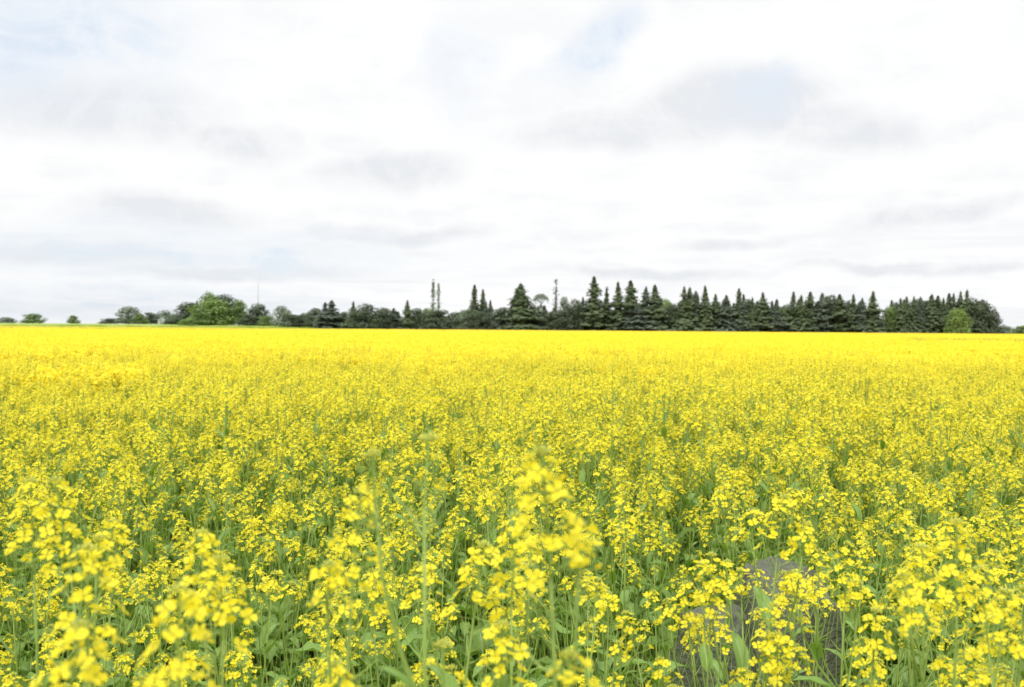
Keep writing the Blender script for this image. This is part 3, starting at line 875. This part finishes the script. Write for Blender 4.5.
for t in T: tree(t[0], t[1], t[2], t[3], t[4], t[5], t[6], name='bush' if 'bush' in t[4] else None, cat='bush' if 'bush' in t[4] else 'tree')
# second row: anonymous trees between the front ones
px = 500
while px < 985:
    if not (664 < px < 678 or 879 < px < 886):
        yt = 306 if px < 590 else 300.5
        tree(px, yt + U(-2.5, 2.5), 22, random.choice(['spruce', 'spruceb', 'dark']), 'dark evergreen filling the space behind the front row of spruces', 276 + U(-2, 2), 'dark evergreens behind the front row of spruces')
    px += U(9, 12)
px = 292
while px < 470:
    tree(px, 313.5 + U(-2, 2), 20, random.choice(['dark', 'grey', 'dark']), 'low dull green tree filling the space behind the centre-left trees', 350 + U(-4, 4), 'low trees behind the centre-left trees')
    px += U(11, 15)

# pale pole above the dark tree
p = at(258, horizon_y(258), 372)
mb = MB(); hh = at(258, 289, 372).z
mb.tube([Vector((0, 0, 0)), Vector((0, 0, hh*.5)), Vector((0, 0, hh))], [.20, .16, .12], 10)
po = empty('utility_pole', (p.x, 372, gz(p.x, 372))); tag(po, 'thin pale pole rising above the dark rounded tree on the left', 'pole')
link('shaft', mb.mesh('shaft', [M_POLE], True), po)
mb = MB(); mb.tube([Vector((0, 0, 0)), Vector((0, 0, .25))], [.15, .06], 10)
link('cap', mb.mesh('cap', [M_SHEDD]), po, Matrix.Translation((0, 0, hh)))
# pale shed
p = at(161.5, horizon_y(161.5), 374)
sh = empty('garden_shed', (p.x, 374, gz(p.x, 374)), .12); tag(sh, 'tiny pale whitish shed half hidden between bushes on the left horizon', 'shed')
w, d, hw, hr = 1.1, 1.0, 1.6, 2.3
vs = [Vector(v) for v in ((-w, -d, 0), (w, -d, 0), (w, d, 0), (-w, d, 0), (-w, -d, hw), (w, -d, hw), (w, d, hw), (-w, d, hw), (0, -d, hr), (0, d, hr))]
mb = MB(); mb.add(vs, [(0, 1, 5, 8, 4), (2, 3, 7, 9, 6), (1, 2, 6, 5), (3, 0, 4, 7)]); link('wall', mb.mesh('wall', [M_SHEDW]), sh)
mb = MB()
for s in (-1, 1):
    a = [Vector((s*(w+.2), -d-.2, hw-.12)), Vector((s*(w+.2), d+.2, hw-.12)), Vector((0, d+.2, hr+.02)), Vector((0, -d-.2, hr+.02))]
    b = [v + Vector((0, 0, .09)) for v in a]
    mb.add(a + b, [(0, 1, 2, 3), (4, 5, 6, 7), (0, 1, 5, 4), (1, 2, 6, 5), (0, 3, 7, 4)])
link('roof', mb.mesh('roof', [M_SHEDR]), sh)
mb = MB(); a = [Vector((-.4, -d-.02, 0)), Vector((.4, -d-.02, 0)), Vector((.4, -d-.02, 1.7)), Vector((-.4, -d-.02, 1.7))]
b = [v + Vector((0, -.05, 0)) for v in a]
mb.add(a + b, [(4, 5, 6, 7), (0, 1, 5, 4), (1, 2, 6, 5), (2, 3, 7, 6), (3, 0, 4, 7)])
link('door', mb.mesh('door', [M_SHEDD]), sh)

# ------------------------------------------------------------------ light and sky
SUN_EL, SUN_AZ = 52, 205     # azimuth clockwise from +Y: behind the camera, a little left
sl = bpy.data.lights.new('sun', 'SUN'); so = bpy.data.objects.new('sun', sl); COL.objects.link(so)
sl.energy = 1.5; sl.angle = radians(12); sl.color = (1, .97, .92)
el, az = radians(SUN_EL), radians(SUN_AZ)
sd = Vector((sin(az)*cos(el), cos(az)*cos(el), sin(el)))
so.rotation_euler = sd.to_track_quat('Z', 'Y').to_euler(); so.location = (0, -5, 30)
wd = bpy.data.worlds.new('World'); sc.world = wd; wd.use_nodes = True
nt = wd.node_tree; nt.nodes.clear(); L = nt.links.new
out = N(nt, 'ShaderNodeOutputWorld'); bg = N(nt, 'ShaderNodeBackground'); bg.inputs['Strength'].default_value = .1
sky = N(nt, 'ShaderNodeTexSky', sky_type='NISHITA'); sky.sun_disc = False
sky.sun_elevation = el; sky.sun_rotation = az; sky.air_density = 1; sky.dust_density = 2; sky.ozone_density = 1
tc = N(nt, 'ShaderNodeTexCoord'); DIR = tc.outputs['Generated']
def VM(op, a, b=None, s=None):
    n = N(nt, 'ShaderNodeVectorMath', operation=op)
    for i, x in enumerate((a, b)):
        if x is None: continue
        if hasattr(x, 'links'): L(x, n.inputs[i])
        else: n.inputs[i].default_value = x
    if s is not None:
        if hasattr(s, 'links'): L(s, n.inputs['Scale'])
        else: n.inputs['Scale'].default_value = s
    return n.outputs['Value'] if op in ('DOT_PRODUCT', 'LENGTH') else n.outputs[0]
def MA(op, a, b=None, c=None, clamp=False):
    n = N(nt, 'ShaderNodeMath', operation=op); n.use_clamp = clamp
    for i, x in enumerate((a, b, c)):
        if x is None: continue
        if hasattr(x, 'links'): L(x, n.inputs[i])
        else: n.inputs[i].default_value = x
    return n.outputs[0]
def MR(x, a, b, c=0, d=1):
    n = N(nt, 'ShaderNodeMapRange'); n.interpolation_type = 'SMOOTHSTEP'
    L(x, n.inputs[0]); n.inputs[1].default_value = a; n.inputs[2].default_value = b; n.inputs[3].default_value = c; n.inputs[4].default_value = d
    return n.outputs[0]
def NZ(v, scale, detail=6, rough=.55, dist=0):
    n = N(nt, 'ShaderNodeTexNoise'); L(v, n.inputs['Vector']); n.inputs['Scale'].default_value = scale
    n.inputs['Detail'].default_value = detail; n.inputs['Roughness'].default_value = rough; n.inputs['Distortion'].default_value = dist
    return n
sp = N(nt, 'ShaderNodeSeparateXYZ'); L(DIR, sp.inputs[0])
zc = MA('ADD', MA('MAXIMUM', sp.outputs[2], 0.0), .11)
cx = N(nt, 'ShaderNodeCombineXYZ'); L(MA('DIVIDE', sp.outputs[0], zc), cx.inputs[0]); L(MA('DIVIDE', sp.outputs[1], zc), cx.inputs[1]); cx.inputs[2].default_value = 4.3
P = cx.outputs[0]
n1 = NZ(P, 1.1, 7, .52, .3).outputs['Fac']     # cloud sheet relief
n2 = NZ(P, 2.6, 6, .55, .2).outputs['Fac']
warp = NZ(DIR, 7, 5, .6).outputs['Color']
DW = VM('ADD', DIR, VM('MULTIPLY', VM('SUBTRACT', warp, (.5, .5, .5)), (.16, .16, .05)))
def blob(px, py, rx, ry, rot=0.0, lo=1.25, hi=.15):
    """soft elliptical cloud mask about a fixed direction"""
    d = ray(px, py).normalized(); e = Vector((0, 0, 1)); r = d.cross(e).normalized(); u = r.cross(d).normalized()
    r2 = r*cos(rot) + u*sin(rot); u2 = u*cos(rot) - r*sin(rot)
    a = MA('DIVIDE', VM('DOT_PRODUCT', DW, tuple(r2)), rx/F)
    a = MA('SUBTRACT', a, d.dot(r2)*F/rx)
    b = MA('DIVIDE', VM('DOT_PRODUCT', DW, tuple(u2)), ry/F)
    b = MA('SUBTRACT', b, d.dot(u2)*F/ry)
    q = MA('SQRT', MA('ADD', MA('MULTIPLY', a, a), MA('MULTIPLY', b, b)))
    front = MR(VM('DOT_PRODUCT', DIR, tuple(d)), .5, .7)
    return MA('MULTIPLY', MR(q, lo, hi), front)
# grey undersides
grey = None
for args in [(735, 105, 115, 40, .18, 1.2, .5), (620, 132, 125, 26, .05, 1.2, .3), (840, 125, 90, 28, -.25, 1.3, .3), (95, 110, 150, 38, -.05, 1.3, .2), (230, 138, 90, 22, -.1, 1.3, .3),
             (400, 235, 110, 12, 0, 1.3, .2), (920, 265, 130, 8, .0, 1.3, .2), (740, 240, 70, 9, 0, 1.3, .2), (160, 212, 110, 20, 0, 1.3, .2), (660, 272, 150, 8, 0, 1.3, .2),
             (390, 175, 80, 24, .1, 1.3, .2), (930, 212, 90, 12, .15, 1.3, .2), (80, 250, 160, 12, 0, 1.3, .2), (250, 270, 160, 10, 0, 1.3, .2)]:
    b = blob(*args); grey = b if grey is None else MA('MAXIMUM', grey, b)
blue = None
for args in [(590, 40, 85, 38, .55, 1.1, .35), (30, 30, 150, 75, .1, 1.3, .2), (458, 75, 34, 62, .2, 1.5, -.6), (765, 92, 50, 30, .6, 1.2, .2), (190, 250, 260, 28, 0, 1.4, .1), (60, 295, 240, 22, 0, 1.4, .1)]:
    b = blob(*args); blue = b if blue is None else MA('MAXIMUM', blue, b)
cb = N(nt, 'ShaderNodeCombineXYZ'); L(MA('MULTIPLY', sp.outputs[0], 2.6), cb.inputs[0]); L(MA('MULTIPLY', sp.outputs[1], 2.6), cb.inputs[1]); L(MA('MULTIPLY', sp.outputs[2], 34), cb.inputs[2])
bands = NZ(cb.outputs[0], 1.0, 7, .58, .4).outputs['Fac']
fine = NZ(DIR, 16, 8, .68, .6).outputs['Fac']
greyf = MA('MULTIPLY', MA('MULTIPLY', grey, MR(n2, .30, .58, .6, 1)), MR(fine, .30, .62, .55, 1.15), clamp=True)
wisps = MA('MAXIMUM', MA('MULTIPLY', MR(n1, .50, .68), MR(sp.outputs[2], .12, .25, 0, .22)), MA('MULTIPLY', MR(bands, .48, .66), MR(sp.outputs[2], .17, .03, 0, .75)))
veil = MA('MULTIPLY', MR(n2, .40, .66), MR(fine, .34, .60, .12, .42))
greyf = MA('MAXIMUM', greyf, MA('MAXIMUM', wisps, veil))
bluef = MA('MULTIPLY', MA('MULTIPLY', blue, MR(n2, .62, .38, .45, 1)), MR(fine, .65, .35, .5, 1.1), clamp=True)
def RGB(c):
    n = N(nt, 'ShaderNodeRGB'); n.outputs[0].default_value = (*c, 1); return n.outputs[0]
def MIX(f, a, b):
    n = N(nt, 'ShaderNodeMix', data_type='RGBA'); L(f, n.inputs[0]); L(a, n.inputs[6]); L(b, n.inputs[7]); return n.outputs[2]
K = 10.0          # cloud radiance is divided by the 0.1 background strength
EXP = .62
g = 2**.46
def cc(r, gg, b): return tuple(K*x/g for x in (r, gg, b))
white = RGB(cc(.905, .907, .907))
greyc = RGB(cc(.675, .70, .742)); 
# thin veil over the open sky: mostly cloud colour, some of the real sky behind
skyscaled = VM('SCALE', sky.outputs[0], None, 1.0)
bluec = MIX(MA('MULTIPLY', MR(n2, 0, 1, .84, .84), 1.0), skyscaled, RGB(cc(.71, .785, .88)))
c1 = MIX(MA('MULTIPLY', greyf, .72), white, greyc)
c2 = MIX(MA('MULTIPLY', bluef, .9), c1, bluec)
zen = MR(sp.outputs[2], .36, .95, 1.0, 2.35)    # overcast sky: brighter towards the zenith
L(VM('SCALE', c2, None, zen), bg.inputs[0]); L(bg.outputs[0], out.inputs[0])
sc.view_settings.view_transform = 'Standard'; sc.view_settings.look = 'None'; sc.view_settings.gamma = 1
sc.view_settings.exposure = EXP; sc.view_settings.use_curve_mapping = False
sc.cycles.max_bounces = 4; sc.cycles.diffuse_bounces = 3; sc.cycles.transmission_bounces = 3; sc.cycles.glossy_bounces = 2
print('individual canola plants', nind, 'crop points', len(pts), 'trees', len(T))
